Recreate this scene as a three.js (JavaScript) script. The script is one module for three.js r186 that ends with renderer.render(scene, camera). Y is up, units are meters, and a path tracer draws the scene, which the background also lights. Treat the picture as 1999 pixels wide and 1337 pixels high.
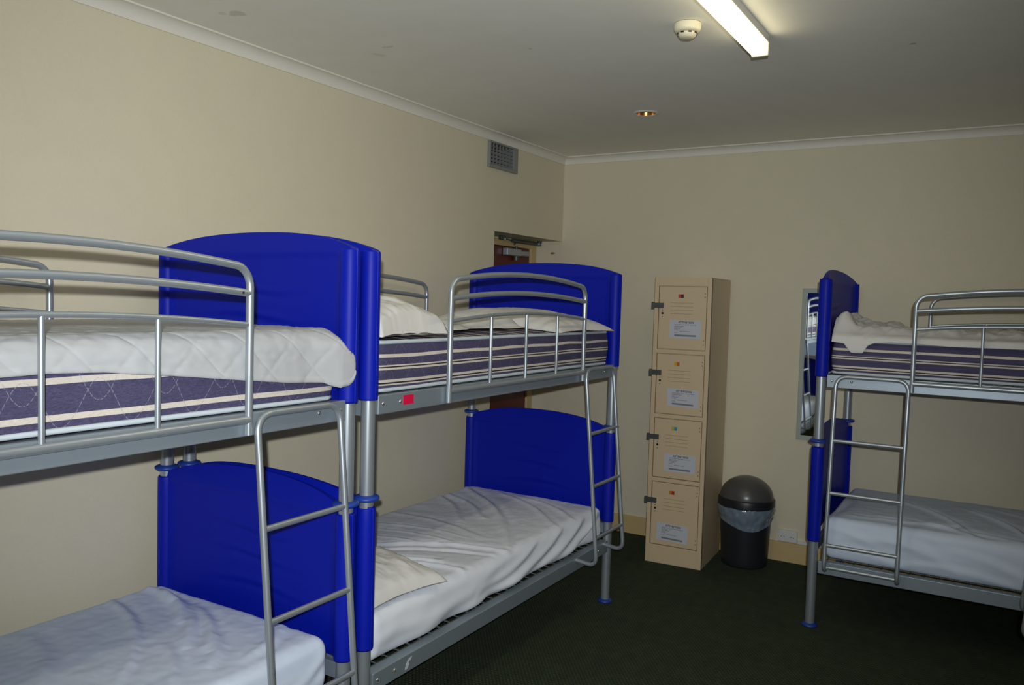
import * as THREE from 'three';
import { RoundedBoxGeometry } from 'three/addons/geometries/RoundedBoxGeometry.js';
import { mergeGeometries, mergeVertices } from 'three/addons/utils/BufferGeometryUtils.js';
import { ImprovedNoise } from 'three/addons/math/ImprovedNoise.js';
import { RectAreaLightUniformsLib } from 'three/addons/lights/RectAreaLightUniformsLib.js';

// ------------------------------------------------------------------ camera, light, exposure
const scene = new THREE.Scene();
const V = (x, y, z) => new THREE.Vector3(x, y, z);
const camera = new THREE.PerspectiveCamera(2 * Math.atan(668.5 / 1600.65) * 180 / Math.PI, 1999 / 1337, 0.05, 60);
const EYE = V(2.8939, 1.6785, 5.5076), FWD = V(-0.51438, -0.05391, -0.85587), UPV = V(-0.05237, 0.99813, -0.03139);
camera.position.copy(EYE); camera.up.copy(UPV); camera.lookAt(EYE.clone().add(FWD));
const renderer = new THREE.WebGLRenderer({ antialias: true });
renderer.toneMapping = THREE.LinearToneMapping;
renderer.toneMappingExposure = 1.0;
renderer.shadowMap.enabled = true;
RectAreaLightUniformsLib.init();
scene.background = new THREE.Color().setRGB(0.12, 0.16, 0.22);

// the camera's own flash, just above and behind the lens
const flash = new THREE.SpotLight(new THREE.Color().setRGB(0.965, 1.0, 1.05), 24.5, 0, 0.83, 1, 2);
flash.position.copy(EYE).addScaledVector(UPV, 0.082).addScaledVector(FWD, -0.15);
flash.target.position.copy(flash.position).addScaledVector(FWD, 3).addScaledVector(V(0.856, 0.0287, -0.516), -0.15).addScaledVector(UPV, 0.1);
flash.castShadow = true; flash.shadow.radius = 0.7; flash.shadow.mapSize.set(2048, 2048); flash.shadow.bias = -0.0005;
scene.add(flash, flash.target);
const TUBE = new THREE.Color().setRGB(1, 0.87, 0.57), TUBE_GLOW = 4.2, TUBE_LIGHT = 14; // fluorescent battens
const WIN = { x0: 0.5, x1: 1.9, y0: 0.95, y1: 2.15 };

// ------------------------------------------------------------------ helpers
const noise = new ImprovedNoise();
const N = (x, y = 0, z = 0) => noise.noise(x + 31.7, y + 17.3, z + 5.9);
let seed = 12345;
const rnd = () => { seed = (seed + 0x6D2B79F5) | 0; let t = Math.imul(seed ^ (seed >>> 15), 1 | seed); t = (t + Math.imul(t ^ (t >>> 7), 61 | t)) ^ t; return ((t ^ (t >>> 14)) >>> 0) / 4294967296; };
const used = {};
const numbered = n => { const k = used[n] = (used[n] ?? -1) + 1; return k ? `${n}_${String(k).padStart(3, '0')}` : n; };
function strip(g) { const h = g.index ? g.toNonIndexed() : g; for (const k of Object.keys(h.attributes)) if (!['position', 'normal', 'uv'].includes(k)) h.deleteAttribute(k); if (!h.attributes.uv) h.setAttribute('uv', new THREE.BufferAttribute(new Float32Array(h.attributes.position.count * 2), 2)); return h; }
function mesh(name, geos, mat, parent = scene) {
  const arr = Array.isArray(geos) ? geos : [geos];
  const g = arr.length === 1 ? arr[0] : mergeGeometries(arr.map(strip));
  const m = new THREE.Mesh(g, mat); m.name = parent === scene ? numbered(name) : name;
  m.castShadow = m.receiveShadow = true; parent.add(m); return m;
}
function thing(name, label, category, [x, y, z] = [0, 0, 0], turn = 0, group) {
  const o = new THREE.Group(); o.name = numbered(name); o.position.set(x, y, z); o.rotation.y = turn;
  o.userData = { label, category }; if (group) o.userData.group = group; scene.add(o); return o;
}
function tag(o, label, category, group) { o.userData.label = label; o.userData.category = category; if (group) o.userData.group = group; return o; }
function struct(name, geos, mat, label) { const m = mesh(name, geos, mat); m.userData.kind = 'structure'; m.userData.label = label; m.userData.category = name.split('_')[0]; return m; }
const box = (x0, x1, y0, y1, z0, z1) => { const g = new THREE.BoxGeometry(x1 - x0, y1 - y0, z1 - z0); g.translate((x0 + x1) / 2, (y0 + y1) / 2, (z0 + z1) / 2); return g; };
const rbox = (x0, x1, y0, y1, z0, z1, r = 0.004, s = 2) => { const g = new RoundedBoxGeometry(x1 - x0, y1 - y0, z1 - z0, s, Math.min(r, (x1 - x0) / 2.01, (y1 - y0) / 2.01, (z1 - z0) / 2.01)); g.translate((x0 + x1) / 2, (y0 + y1) / 2, (z0 + z1) / 2); return g; };
const cylY = (x, y0, y1, z, r, r2 = r, seg = 24) => { const g = new THREE.CylinderGeometry(r2, r, y1 - y0, seg); g.translate(x, (y0 + y1) / 2, z); return g; };
const lathe = (pts, seg = 32) => new THREE.LatheGeometry(pts.map(p => new THREE.Vector2(p[0], p[1])), seg);
function rod(a, b, r, seg = 10) { const d = b.clone().sub(a), L = d.length(); const g = new THREE.CylinderGeometry(r, r, L, seg); g.applyQuaternion(new THREE.Quaternion().setFromUnitVectors(V(0, 1, 0), d.clone().divideScalar(L))); g.translate((a.x + b.x) / 2, (a.y + b.y) / 2, (a.z + b.z) / 2); return g; }
// a bent tube along a polyline whose corners are rounded
function bent(pts, rad, r, seg = 12, per = 8) {
  const out = [pts[0]];
  for (let i = 1; i < pts.length - 1; i++) {
    const p = pts[i], a = pts[i - 1].clone().sub(p), b = pts[i + 1].clone().sub(p), la = a.length(), lb = b.length(); a.normalize(); b.normalize();
    const R = Math.min(rad, la * 0.49, lb * 0.49), s = p.clone().addScaledVector(a, R), e = p.clone().addScaledVector(b, R);
    for (let k = 0; k <= per; k++) { const t = k / per; out.push(s.clone().multiplyScalar((1 - t) ** 2).addScaledVector(p, 2 * t * (1 - t)).addScaledVector(e, t * t)); }
  }
  out.push(pts[pts.length - 1]); return sweep(out, r, seg);
}
function sweep(pts, r, seg = 12) {
  const P = pts.filter((p, i) => !i || p.distanceTo(pts[i - 1]) > 1e-5), n = P.length, pos = [], nor = [], idx = [];
  let side = null;
  for (let i = 0; i < n; i++) {
    const t = P[Math.min(n - 1, i + 1)].clone().sub(P[Math.max(0, i - 1)]).normalize();
    if (!side) side = V(0.31, 0.17, 0.9).cross(t).normalize(); else side.addScaledVector(t, -side.dot(t)).normalize();
    const up = t.clone().cross(side);
    for (let k = 0; k < seg; k++) { const a = k / seg * 2 * Math.PI, d = side.clone().multiplyScalar(Math.cos(a)).addScaledVector(up, Math.sin(a)); pos.push(P[i].x + d.x * r, P[i].y + d.y * r, P[i].z + d.z * r); nor.push(d.x, d.y, d.z); }
  }
  for (let i = 0; i < n - 1; i++) for (let k = 0; k < seg; k++) { const a = i * seg + k, b = i * seg + (k + 1) % seg, c = a + seg, d = b + seg; idx.push(a, b, c, b, d, c); }
  for (const [row, dir] of [[0, 1], [n - 1, -1]]) { const c = pos.length / 3; pos.push(P[row].x, P[row].y, P[row].z); const t = (row ? P[n - 1].clone().sub(P[n - 2]) : P[0].clone().sub(P[1])).normalize(); nor.push(t.x, t.y, t.z); for (let k = 0; k < seg; k++) { const a = row * seg + k, b = row * seg + (k + 1) % seg; dir > 0 ? idx.push(c, b, a) : idx.push(c, a, b); } }
  const g = new THREE.BufferGeometry(); g.setAttribute('position', new THREE.Float32BufferAttribute(pos, 3)); g.setAttribute('normal', new THREE.Float32BufferAttribute(nor, 3)); g.setIndex(idx); return g;
}
// closed shell of given thickness over a grid of points P[i][j]
function shell(P, th, uvf) {
  const n = P.length, m = P[0].length, pos = [], uv = [], idx = [];
  const nor = P.map((row, i) => row.map((p, j) => { const a = P[Math.min(n - 1, i + 1)][j].clone().sub(P[Math.max(0, i - 1)][j]), b = P[i][Math.min(m - 1, j + 1)].clone().sub(P[i][Math.max(0, j - 1)]); return a.cross(b).normalize(); }));
  for (const s of [0.5, -0.5]) for (let i = 0; i < n; i++) for (let j = 0; j < m; j++) { const e = Math.min(i, j, n - 1 - i, m - 1 - j), k = e < 2 ? 0.45 + 0.275 * e : 1; const p = P[i][j], q = nor[i][j]; pos.push(p.x + q.x * th * s * k, p.y + q.y * th * s * k, p.z + q.z * th * s * k); const w = uvf ? uvf(i, j) : [i / n, j / m]; uv.push(w[0], w[1]); }
  const o = n * m, at = (i, j) => i * m + j;
  for (let i = 0; i < n - 1; i++) for (let j = 0; j < m - 1; j++) { const a = at(i, j), b = at(i + 1, j), c = at(i, j + 1), d = at(i + 1, j + 1); idx.push(a, b, c, b, d, c, a + o, c + o, b + o, b + o, c + o, d + o); }
  const rim = []; for (let i = 0; i < n - 1; i++) rim.push([at(i, 0), at(i + 1, 0)]); for (let j = 0; j < m - 1; j++) rim.push([at(n - 1, j), at(n - 1, j + 1)]); for (let i = n - 1; i > 0; i--) rim.push([at(i, m - 1), at(i - 1, m - 1)]); for (let j = m - 1; j > 0; j--) rim.push([at(0, j), at(0, j - 1)]);
  for (const [a, b] of rim) idx.push(a, a + o, b, b, a + o, b + o);
  const g = new THREE.BufferGeometry(); g.setAttribute('position', new THREE.Float32BufferAttribute(pos, 3)); g.setAttribute('uv', new THREE.Float32BufferAttribute(uv, 2)); g.setIndex(idx); g.computeVertexNormals(); return g;
}
// uv in metres from world axes
function metreUV(g, s = 1) {
  const h = g.index ? g.toNonIndexed() : g; h.computeVertexNormals(); const p = h.attributes.position, n = h.attributes.normal, uv = new Float32Array(p.count * 2);
  for (let i = 0; i < p.count; i++) { const ax = Math.abs(n.getX(i)), ay = Math.abs(n.getY(i)), az = Math.abs(n.getZ(i)); const [u, v] = ay > ax && ay > az ? [p.getX(i), p.getZ(i)] : ax > az ? [p.getZ(i), p.getY(i)] : [p.getX(i), p.getY(i)]; uv[2 * i] = u * s; uv[2 * i + 1] = v * s; }
  h.setAttribute('uv', new THREE.BufferAttribute(uv, 2)); return h;
}
function tex(w, h, f, srgb = true, rep = [1, 1]) {
  const d = new Uint8Array(w * h * 4); for (let y = 0; y < h; y++) for (let x = 0; x < w; x++) { const c = f(x / w, y / h, x, y), i = (y * w + x) * 4; d[i] = c[0]; d[i + 1] = c[1]; d[i + 2] = c[2]; d[i + 3] = 255; }
  const t = new THREE.DataTexture(d, w, h); t.wrapS = t.wrapT = THREE.RepeatWrapping; t.magFilter = THREE.LinearFilter; t.minFilter = THREE.LinearMipmapLinearFilter; t.generateMipmaps = true; t.anisotropy = 8; if (srgb) t.colorSpace = THREE.SRGBColorSpace; t.repeat.set(...rep); t.needsUpdate = true; return t;
}
// tileable noise on [0,1)
const tn = (u, v, f, z = 0) => { const a = u * 2 * Math.PI, b = v * 2 * Math.PI, r = f / 6.283; return noise.noise(Math.cos(a) * r + 3 + Math.cos(b) * r * 0.5, Math.sin(a) * r + 7 + z, Math.sin(b) * r + Math.cos(b) * r * 0.8 + 11); };
const clamp = (x, a = 0, b = 1) => Math.min(b, Math.max(a, x));
const sm = (a, b, x) => { const t = clamp((x - a) / (b - a)); return t * t * (3 - 2 * t); };

// ------------------------------------------------------------------ materials
const lin = (r, g, b) => new THREE.Color().setRGB(r, g, b);
const std = (color, roughness = 0.7, o = {}) => new THREE.MeshStandardMaterial({ color, roughness, ...o });
const plasterBump = tex(256, 256, (u, v) => { const g = 128 + 50 * tn(u, v, 40) + 40 * tn(u, v, 90, 4) + 16 * (rnd() - 0.5); return [g, g, g]; }, false, [1.6, 1.6]);
const wallMap = tex(512, 512, (u, v) => { const k = 1 + 0.006 * tn(u, v, 6) + 0.007 * tn(u, v, 22, 9) + 0.012 * (rnd() - 0.5); return [222 * k, 214 * k, 187 * k]; }, true, [0.45, 0.45]);
const ceilMap = tex(1536, 1536, (u, v) => { // one tile spans 7 m, so the few old damp marks do not repeat
  const x = u * 7, z = v * 7; let k = 1 + 0.008 * tn(u, v, 14, 3) + 0.01 * tn(u, v, 60, 1) + 0.01 * (rnd() - 0.5), st = 0;
  for (const [cx, cz, rx, rz, a] of [[0.30, 3.32, 0.03, 0.035, 0.11], [0.255, 3.345, 0.02, 0.014, 0.06], [0.56, 2.73, 0.022, 0.012, 0.07], [0.45, 2.66, 0.02, 0.03, 0.05], [1.1, 2.448, 0.008, 0.008, 0.15], [2.513, 1.84, 0.012, 0.006, 0.25]]) { const q = Math.hypot((x - cx) / rx, (z - cz) / rz) + 0.9 * N(x * 30, z * 30, 3); if (q < 1) st = Math.max(st, a); }
  return [238 * k * (1 - st), 237 * k * (1 - st), 226 * k * (1 - 1.25 * st)];
}, true, [1 / 7, 1 / 7]);
const M = {
  wall: new THREE.MeshStandardMaterial({ map: wallMap, roughness: 0.72, bumpMap: plasterBump, bumpScale: 0.0006 }),
  ceiling: new THREE.MeshStandardMaterial({ map: ceilMap, roughness: 0.85, bumpMap: plasterBump, bumpScale: 0.0005 }),
  cornice: std(lin(0.8, 0.775, 0.68), 0.6),
  base: std(lin(0.62, 0.47, 0.22), 0.5),
  white: std(lin(0.72, 0.72, 0.7), 0.45),
  blue: new THREE.MeshPhysicalMaterial({ color: lin(0.002, 0.011, 0.37), roughness: 0.5, specularIntensity: 0.42 }),
  collar: std(lin(0.012, 0.05, 0.33), 0.45),
  silver: std(lin(0.41, 0.455, 0.485), 0.36, { metalness: 0.62 }),
  rail: std(lin(0.34, 0.40, 0.445), 0.42, { metalness: 0.55 }),
  wire: std(lin(0.3, 0.32, 0.33), 0.4, { metalness: 0.6 }),
  bolt: std(lin(0.75, 0.75, 0.73), 0.22, { metalness: 0.9 }),
  dark: std(lin(0.012, 0.012, 0.013), 0.5),  // near-black standing in for the shade inside small holes
  door: std(lin(0.11, 0.008, 0.006), 0.4),
  locker: std(lin(0.66, 0.52, 0.33), 0.42),
  hasp: std(lin(0.1, 0.115, 0.105), 0.45, { metalness: 0.5 }),
  paper: std(lin(0.56, 0.58, 0.63), 0.7),
  bin: std(lin(0.016, 0.018, 0.023), 0.38),
  lid: std(lin(0.085, 0.083, 0.08), 0.3),
  liner: new THREE.MeshPhysicalMaterial({ color: lin(0.17, 0.22, 0.28), roughness: 0.22, clearcoat: 1, clearcoatRoughness: 0.12 }),
  mirror: std(lin(0.9, 0.92, 0.9), 0.02, { metalness: 1 }),
  frameGrey: std(lin(0.4, 0.44, 0.39), 0.5),
  piping: std(lin(0.55, 0.62, 0.66), 0.7),
  cover: new THREE.MeshPhysicalMaterial({ color: lin(0.45, 0.465, 0.47), roughness: 0.85, sheen: 0.2 }),
  sheetBlue: std(lin(0.68, 0.77, 0.9), 0.85),
  sheetWhite: std(lin(0.8, 0.84, 0.9), 0.85),
  linen: std(lin(0.72, 0.71, 0.67), 0.88),
  cream: std(lin(0.76, 0.71, 0.52), 0.45),
  brass: std(lin(0.55, 0.3, 0.08), 0.28, { metalness: 0.9 }),
};
const loop = (u, v) => { const r = v * 40, row = Math.floor(r), q = u * 26 + (row % 2) * 0.5, fx = q - Math.floor(q) - 0.5, fy = r - row - 0.5; return clamp(1 - 2.6 * (fx * fx + fy * fy) - 0.25 * Math.abs(fx)); }; // one looped tuft
const carpetMap = tex(512, 512, (u, v) => {
  const k = 0.42 + 0.85 * loop(u, v) + 0.3 * (rnd() - 0.5) + 0.14 * tn(u, v, 8), fl = rnd() < 0.04 ? 1.35 : 1;
  return [48 * k * fl, 63 * k * fl, 39 * k];
}, true, [2, 2]);
const carpetBump = tex(512, 512, (u, v) => { const g = 30 + 190 * loop(u, v) + 30 * rnd(); return [g, g, g]; }, false, [2, 2]);
M.carpet = new THREE.MeshStandardMaterial({ map: carpetMap, roughness: 0.95, bumpMap: carpetBump, bumpScale: 0.006 });

// ------------------------------------------------------------------ room
const H = 2.738, RX = 4.22, RZ = 6.5, T = 0.255;
struct('floor', metreUV(box(-T - 0.15, RX + 0.15, -0.1, 0, -0.15, RZ + 0.15)), M.carpet, 'dark green woven carpet floor');
{ // the ceiling has a round hole for the downlight
  const s = new THREE.Shape([[-T - 0.15, 0.15], [RX + 0.15, 0.15], [RX + 0.15, -RZ - 0.15], [-T - 0.15, -RZ - 0.15]].map(p => new THREE.Vector2(...p)));
  const h = new THREE.Path(); h.absarc(1.104, -1.143, 0.058, 0, Math.PI * 2); s.holes.push(h);
  const g = new THREE.ExtrudeGeometry(s, { depth: 0.14, bevelEnabled: false, curveSegments: 32 }); g.rotateX(-Math.PI / 2); g.translate(0, H, 0);
  struct('ceiling', metreUV(g), M.ceiling, 'plain off-white plaster ceiling');
}
{ // left wall with the door recess at its far end
  const s = new THREE.Shape([[0.955, 0], [RZ + 0.15, 0], [RZ + 0.15, H], [0, H], [0, 2.115], [0.955, 2.115]].map(p => new THREE.Vector2(...p)));
  s.holes.push(new THREE.Path([[0.772, 2.53], [0.772, 2.676], [1.054, 2.676], [1.054, 2.53]].map(p => new THREE.Vector2(...p)))); // opening of the vent duct
  const g = new THREE.ExtrudeGeometry(s, { depth: T, bevelEnabled: false }); g.rotateY(-Math.PI / 2); // shape x -> +z, extrusion -> -x
  struct('wall_left', metreUV(g), M.wall, 'cream painted left wall above the two bunk beds');
}
struct('wall_back', metreUV(box(-T - 0.15, RX + 0.15, 0, H, -0.15, 0)), M.wall, 'cream painted back wall behind lockers and bunk');
struct('wall_right', metreUV(box(RX, RX + 0.15, 0, H, 0, RZ)), M.wall, 'cream painted right wall');
struct('wall_recess', metreUV(box(-T - 0.15, -T, 0, H, 0, 1.1)), M.wall, 'cream painted end of the door recess');
struct('wall_near', [box(0, WIN.x0, 0, H, RZ, RZ + 0.15), box(WIN.x1, RX, 0, H, RZ, RZ + 0.15), box(WIN.x0, WIN.x1, 0, WIN.y0, RZ, RZ + 0.15), box(WIN.x0, WIN.x1, WIN.y1, H, RZ, RZ + 0.15)].map(g => metreUV(g)), M.wall, 'cream painted near wall with the window');
{
  const w = new THREE.Group(); w.name = 'window_1'; w.userData = { kind: 'structure', label: 'white framed window in the near wall', category: 'window' }; scene.add(w);
  const z0 = RZ + 0.02, z1 = RZ + 0.07;
  mesh('window_frame', [rbox(WIN.x0, WIN.x0 + 0.05, WIN.y0, WIN.y1, z0, z1), rbox(WIN.x1 - 0.05, WIN.x1, WIN.y0, WIN.y1, z0, z1), rbox(WIN.x0, WIN.x1, WIN.y0, WIN.y0 + 0.05, z0, z1), rbox(WIN.x0, WIN.x1, WIN.y1 - 0.05, WIN.y1, z0, z1), rbox(1.18, 1.22, WIN.y0, WIN.y1, z0, z1)], M.white, w);
  for (const [a, b] of [[WIN.x0 + 0.045, 1.185], [1.215, WIN.x1 - 0.045]]) mesh('pane', box(a, b, WIN.y0 + 0.045, WIN.y1 - 0.045, z0 + 0.02, z0 + 0.024), new THREE.MeshPhysicalMaterial({ color: 0xffffff, roughness: 0, transmission: 1, thickness: 0 }), w);
}
// coved cornice
{
  const prof = [[0, 0], [0.007, 0], [0.007, -0.006]];
  const pts = []; const d = 0.0565, h = 0.052;
  pts.push([0, 0], [d, 0], [d, -0.007]); for (let k = 0; k <= 10; k++) { const a = k / 10 * Math.PI / 2; pts.push([d - 0.006 - (d - 0.013) * Math.sin(a), -0.007 - (h - 0.014) * (1 - Math.cos(a))]); } pts.push([0.007, -h], [0, -h]);
  const cor = (len) => new THREE.ExtrudeGeometry(new THREE.Shape(pts.map(p => new THREE.Vector2(...p))), { depth: len, bevelEnabled: false });
  const a = cor(RZ); a.translate(0, H, 0); struct('trim_1', a, M.cornice, 'pale coved cornice along the left wall');
  const b = cor(RX); b.rotateY(-Math.PI / 2); b.scale(1, 1, 1); b.translate(RX, H, 0); struct('trim_2', b, M.cornice, 'pale coved cornice along the back wall');
  const c = cor(RZ); c.rotateY(Math.PI); c.translate(RX, H, RZ); struct('trim_3', c, M.cornice, 'pale coved cornice along the right wall');
}
// skirting
struct('baseboard_back', rbox(-T, RX, 0, 0.1295, 0, 0.016, 0.004), M.base, 'yellow-cream skirting board along the back wall');
struct('baseboard_left', rbox(0, 0.016, 0, 0.1295, 0.955, RZ, 0.004), M.base, 'yellow-cream skirting board along the left wall');
struct('baseboard_right', rbox(RX - 0.016, RX, 0, 0.1295, 0.016, RZ, 0.004), M.base, 'yellow-cream skirting board along the right wall');
{ // red door in the recess
  const d = new THREE.Group(); d.name = 'door_1'; d.userData = { kind: 'structure', label: 'dark red door in the recess with cream frame', category: 'door' }; scene.add(d);
  mesh('door_leaf', rbox(-T + 0.001, -T + 0.03, 0.008, 2.05, 0.1, 0.9, 0.003), M.door, d);
  mesh('door_frame', [rbox(-T, -T + 0.045, 0, 2.1, 0.02, 0.097, 0.004), rbox(-T, -T + 0.045, 0, 2.1, 0.903, 0.955, 0.004), rbox(-T, -T + 0.045, 2.053, 2.1, 0.097, 0.903, 0.004)], M.base, d);
}
{ // two door closers
  const c = thing('door_closer', 'silver door closer body fixed to the red door', 'door closer', [-T + 0.03, 1.985, 0.32]);
  mesh('body', [rbox(0, 0.045, 0, 0.055, -0.03, 0.17, 0.008), rbox(0.002, 0.04, 0.004, 0.048, -0.165, -0.03, 0.012)], M.silver, c);
  mesh('spindle', cylY(0.022, -0.03, 0.0, 0.01, 0.018), M.hasp, c); mesh('spindle', cylY(0.022, 0.055, 0.075, 0.01, 0.01), M.hasp, c);
  const b = thing('closer_arm', 'dark closer arm with shiny bolts under the recess lintel', 'door closer', [-0.15, 2.089, 0]);
  mesh('bar', rod(V(0, 0, 0.09), V(0, 0, 0.48), 0.0135, 16), M.hasp, b);
  mesh('bracket', rbox(-0.016, 0.016, -0.012, 0.025, 0.07, 0.1, 0.004), M.hasp, b); mesh('bracket', rbox(-0.014, 0.014, -0.004, 0.025, 0.585, 0.645, 0.004), M.hasp, b);
  mesh('link', rod(V(0, 0, 0.48), V(0, 0.008, 0.6), 0.005), M.hasp, b); mesh('link', rod(V(0, -0.003, 0.42), V(-0.07, -0.02, 0.34), 0.006), M.hasp, b);
  for (const z of [0.085, 0.125, 0.61]) mesh('bolt', rod(V(0.012, 0, z), V(0.021, 0, z), 0.0085, 12), M.bolt, b);
}
{ // air vent
  const v = thing('air_vent', 'grey egg-crate air vent high on the left wall', 'vent', [0, 2.515, 0.715]);
  const w = 0.35, h = 0.168;
  mesh('frame', [rbox(0, 0.022, 0, 0.018, 0, w, 0.002), rbox(0, 0.022, h - 0.012, h, 0, w, 0.002), rbox(0, 0.0215, 0.018, h - 0.012, 0, 0.06, 0.002), rbox(0, 0.0215, 0.018, h - 0.012, w - 0.014, w, 0.002)], std(lin(0.3, 0.31, 0.3), 0.5, { metalness: 0.3 }), v);
  { const a = 0.0575, b = 0.3385, c = 0.0155, d = 0.1605, e = -0.25; mesh('duct', [box(e, e + 0.003, c, d, a, b), box(e, 0, c, c + 0.003, a, b), box(e, 0, d - 0.003, d, a, b), box(e, 0, c, d, a, a + 0.003), box(e, 0, c, d, b - 0.003, b)], std(lin(0.3, 0.31, 0.31), 0.5, { metalness: 0.3 }), v); }
  const sl = std(lin(0.2, 0.205, 0.2), 0.5);
  for (let k = 1; k < 7; k++) { const z = 0.06 + k * (w - 0.074) / 7; mesh('blade', box(0.006, 0.017, 0.0185, h - 0.0125, z - 0.0022, z + 0.0022), sl, v); }
  for (let k = 1; k < 6; k++) { const y = 0.018 + k * (h - 0.03) / 6; mesh('blade', box(0.007, 0.0165, y - 0.0018, y + 0.0018, 0.0605, w - 0.0145), sl, v); }
}
function batten(label, z) { // fluorescent batten
  const f = thing('batten_light', label, 'light', [2.008, H, z]);
  const Lf = 1.25;
  mesh('spine', rbox(-0.034, 0.034, -0.03, 0, 0.004, Lf - 0.004, 0.003), std(lin(0.6, 0.6, 0.57), 0.5), f);
  mesh('diffuser', rbox(-0.031, 0.031, -0.078, -0.03, 0.012, Lf - 0.012, 0.008, 3), new THREE.MeshStandardMaterial({ color: lin(0.8, 0.78, 0.65), roughness: 0.4, emissive: TUBE, emissiveIntensity: TUBE_GLOW }), f);
  for (const q of [0, Lf - 0.012]) mesh('end_cap', rbox(-0.034, 0.034, -0.081, -0.002, q, q + 0.014, 0.004), std(lin(0.62, 0.58, 0.42), 0.5), f);
  const a = new THREE.RectAreaLight(TUBE, TUBE_LIGHT, 0.06, Lf - 0.05); a.position.set(2.008, H - 0.0825, z + Lf / 2); a.lookAt(2.008, 0, z + Lf / 2); scene.add(a);
}
batten('lit fluorescent batten light on the ceiling near the smoke detector', 2.19);
batten('lit fluorescent batten light on the ceiling above the photographer', 4.6);
{ // smoke detector
  const d = thing('smoke_detector', 'round cream smoke detector on the ceiling', 'smoke detector', [1.8, H, 2.462]);
  mesh('base', lathe([[0, 0], [0.05, 0], [0.051, -0.004], [0.051, -0.022], [0.047, -0.03], [0.038, -0.036], [0, -0.036]]), M.cream, d);
  mesh('sensor', lathe([[0, -0.034], [0.036, -0.034], [0.035, -0.042], [0.028, -0.052], [0.015, -0.056], [0, -0.057]]), M.cream, d);
  for (let k = 0; k < 8; k++) { const g = rbox(-0.0065, 0.0065, -0.0025, 0.0025, -0.002, 0.002, 0.001); g.translate(0, -0.0395, 0.0362); g.rotateY(k * Math.PI / 4 + 0.62); mesh('slot', g, M.dark, d); }  // solid dark bars, the shade of the openings painted as colour
}
{ // recessed downlight, not lit
  const d = thing('downlight', 'small recessed brass downlight in the ceiling', 'downlight', [1.104, H, 1.143]);
  mesh('trim', lathe([[0.054, 0.004], [0.054, -0.004], [0.057, -0.008], [0.066, -0.007], [0.074, -0.003], [0.075, 0], [0.058, 0]].reverse()), M.white, d);
  mesh('reflector', lathe([[0.054, -0.004], [0.053, 0.004], [0.045, 0.05], [0.03, 0.085], [0, 0.1]]), M.brass, d);
  mesh('lamp', lathe([[0, 0.03], [0.014, 0.034], [0.021, 0.046], [0.021, 0.06], [0.014, 0.08], [0, 0.09]]), std(lin(0.85, 0.8, 0.65), 0.15), d);
}
{ // socket, mirror, paint chip
  const s = thing('power_socket', 'white double power socket above the skirting board', 'socket', [1.742, 0.136, 0]);
  mesh('plate', rbox(-0.06, 0.06, 0, 0.075, 0, 0.02, 0.004), M.white, s);
  for (const x of [-0.03, 0.03]) { for (const a of [-0.5, 0.5]) { const g = box(-0.0015, 0.0015, -0.005, 0.005, 0.0195, 0.0206); g.rotateZ(a); g.translate(x + Math.sign(a) * 0.008, 0.033, 0); mesh('pin_slot_shade', g, M.dark, s); } mesh('rocker', rbox(x - 0.007, x + 0.007, 0.05, 0.064, 0.019, 0.024, 0.002), M.white, s); }  // pin holes are dark bars with their inner shade painted on
  tag(mesh('cable_trunking', rbox(1.806, 2.06, 0.131, 0.152, 0, 0.016, 0.003), M.white), 'short white cable trunking running right from the socket', 'trunking');
  const m = thing('wall_mirror', 'narrow tall mirror in a grey frame behind the bunk post', 'mirror', [1.765, 0.82, 0.002], 0.4 * Math.PI / 180);
  const w = 0.142, h = 0.975, b = 0.028;
  mesh('mirror_frame', [rbox(0, b, 0, h, 0.001, 0.022, 0.003), rbox(w - b * 0.6, w, 0, h, 0.001, 0.022, 0.003), rbox(b * 0.9, w - b * 0.5, 0, b, 0.001, 0.0215, 0.003), rbox(b * 0.9, w - b * 0.5, h - b, h, 0.001, 0.0215, 0.003)], M.frameGrey, m);
  mesh('glass', box(b * 0.8, w - b * 0.4, b * 0.8, h - b * 0.8, 0.004, 0.014), M.mirror, m);
}

// ------------------------------------------------------------------ bunk beds
const BW = 0.93, BL = 2.028, H1 = 0.4556, H2 = 0.9818, H3 = 1.3215, H4 = 1.8228;
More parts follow.
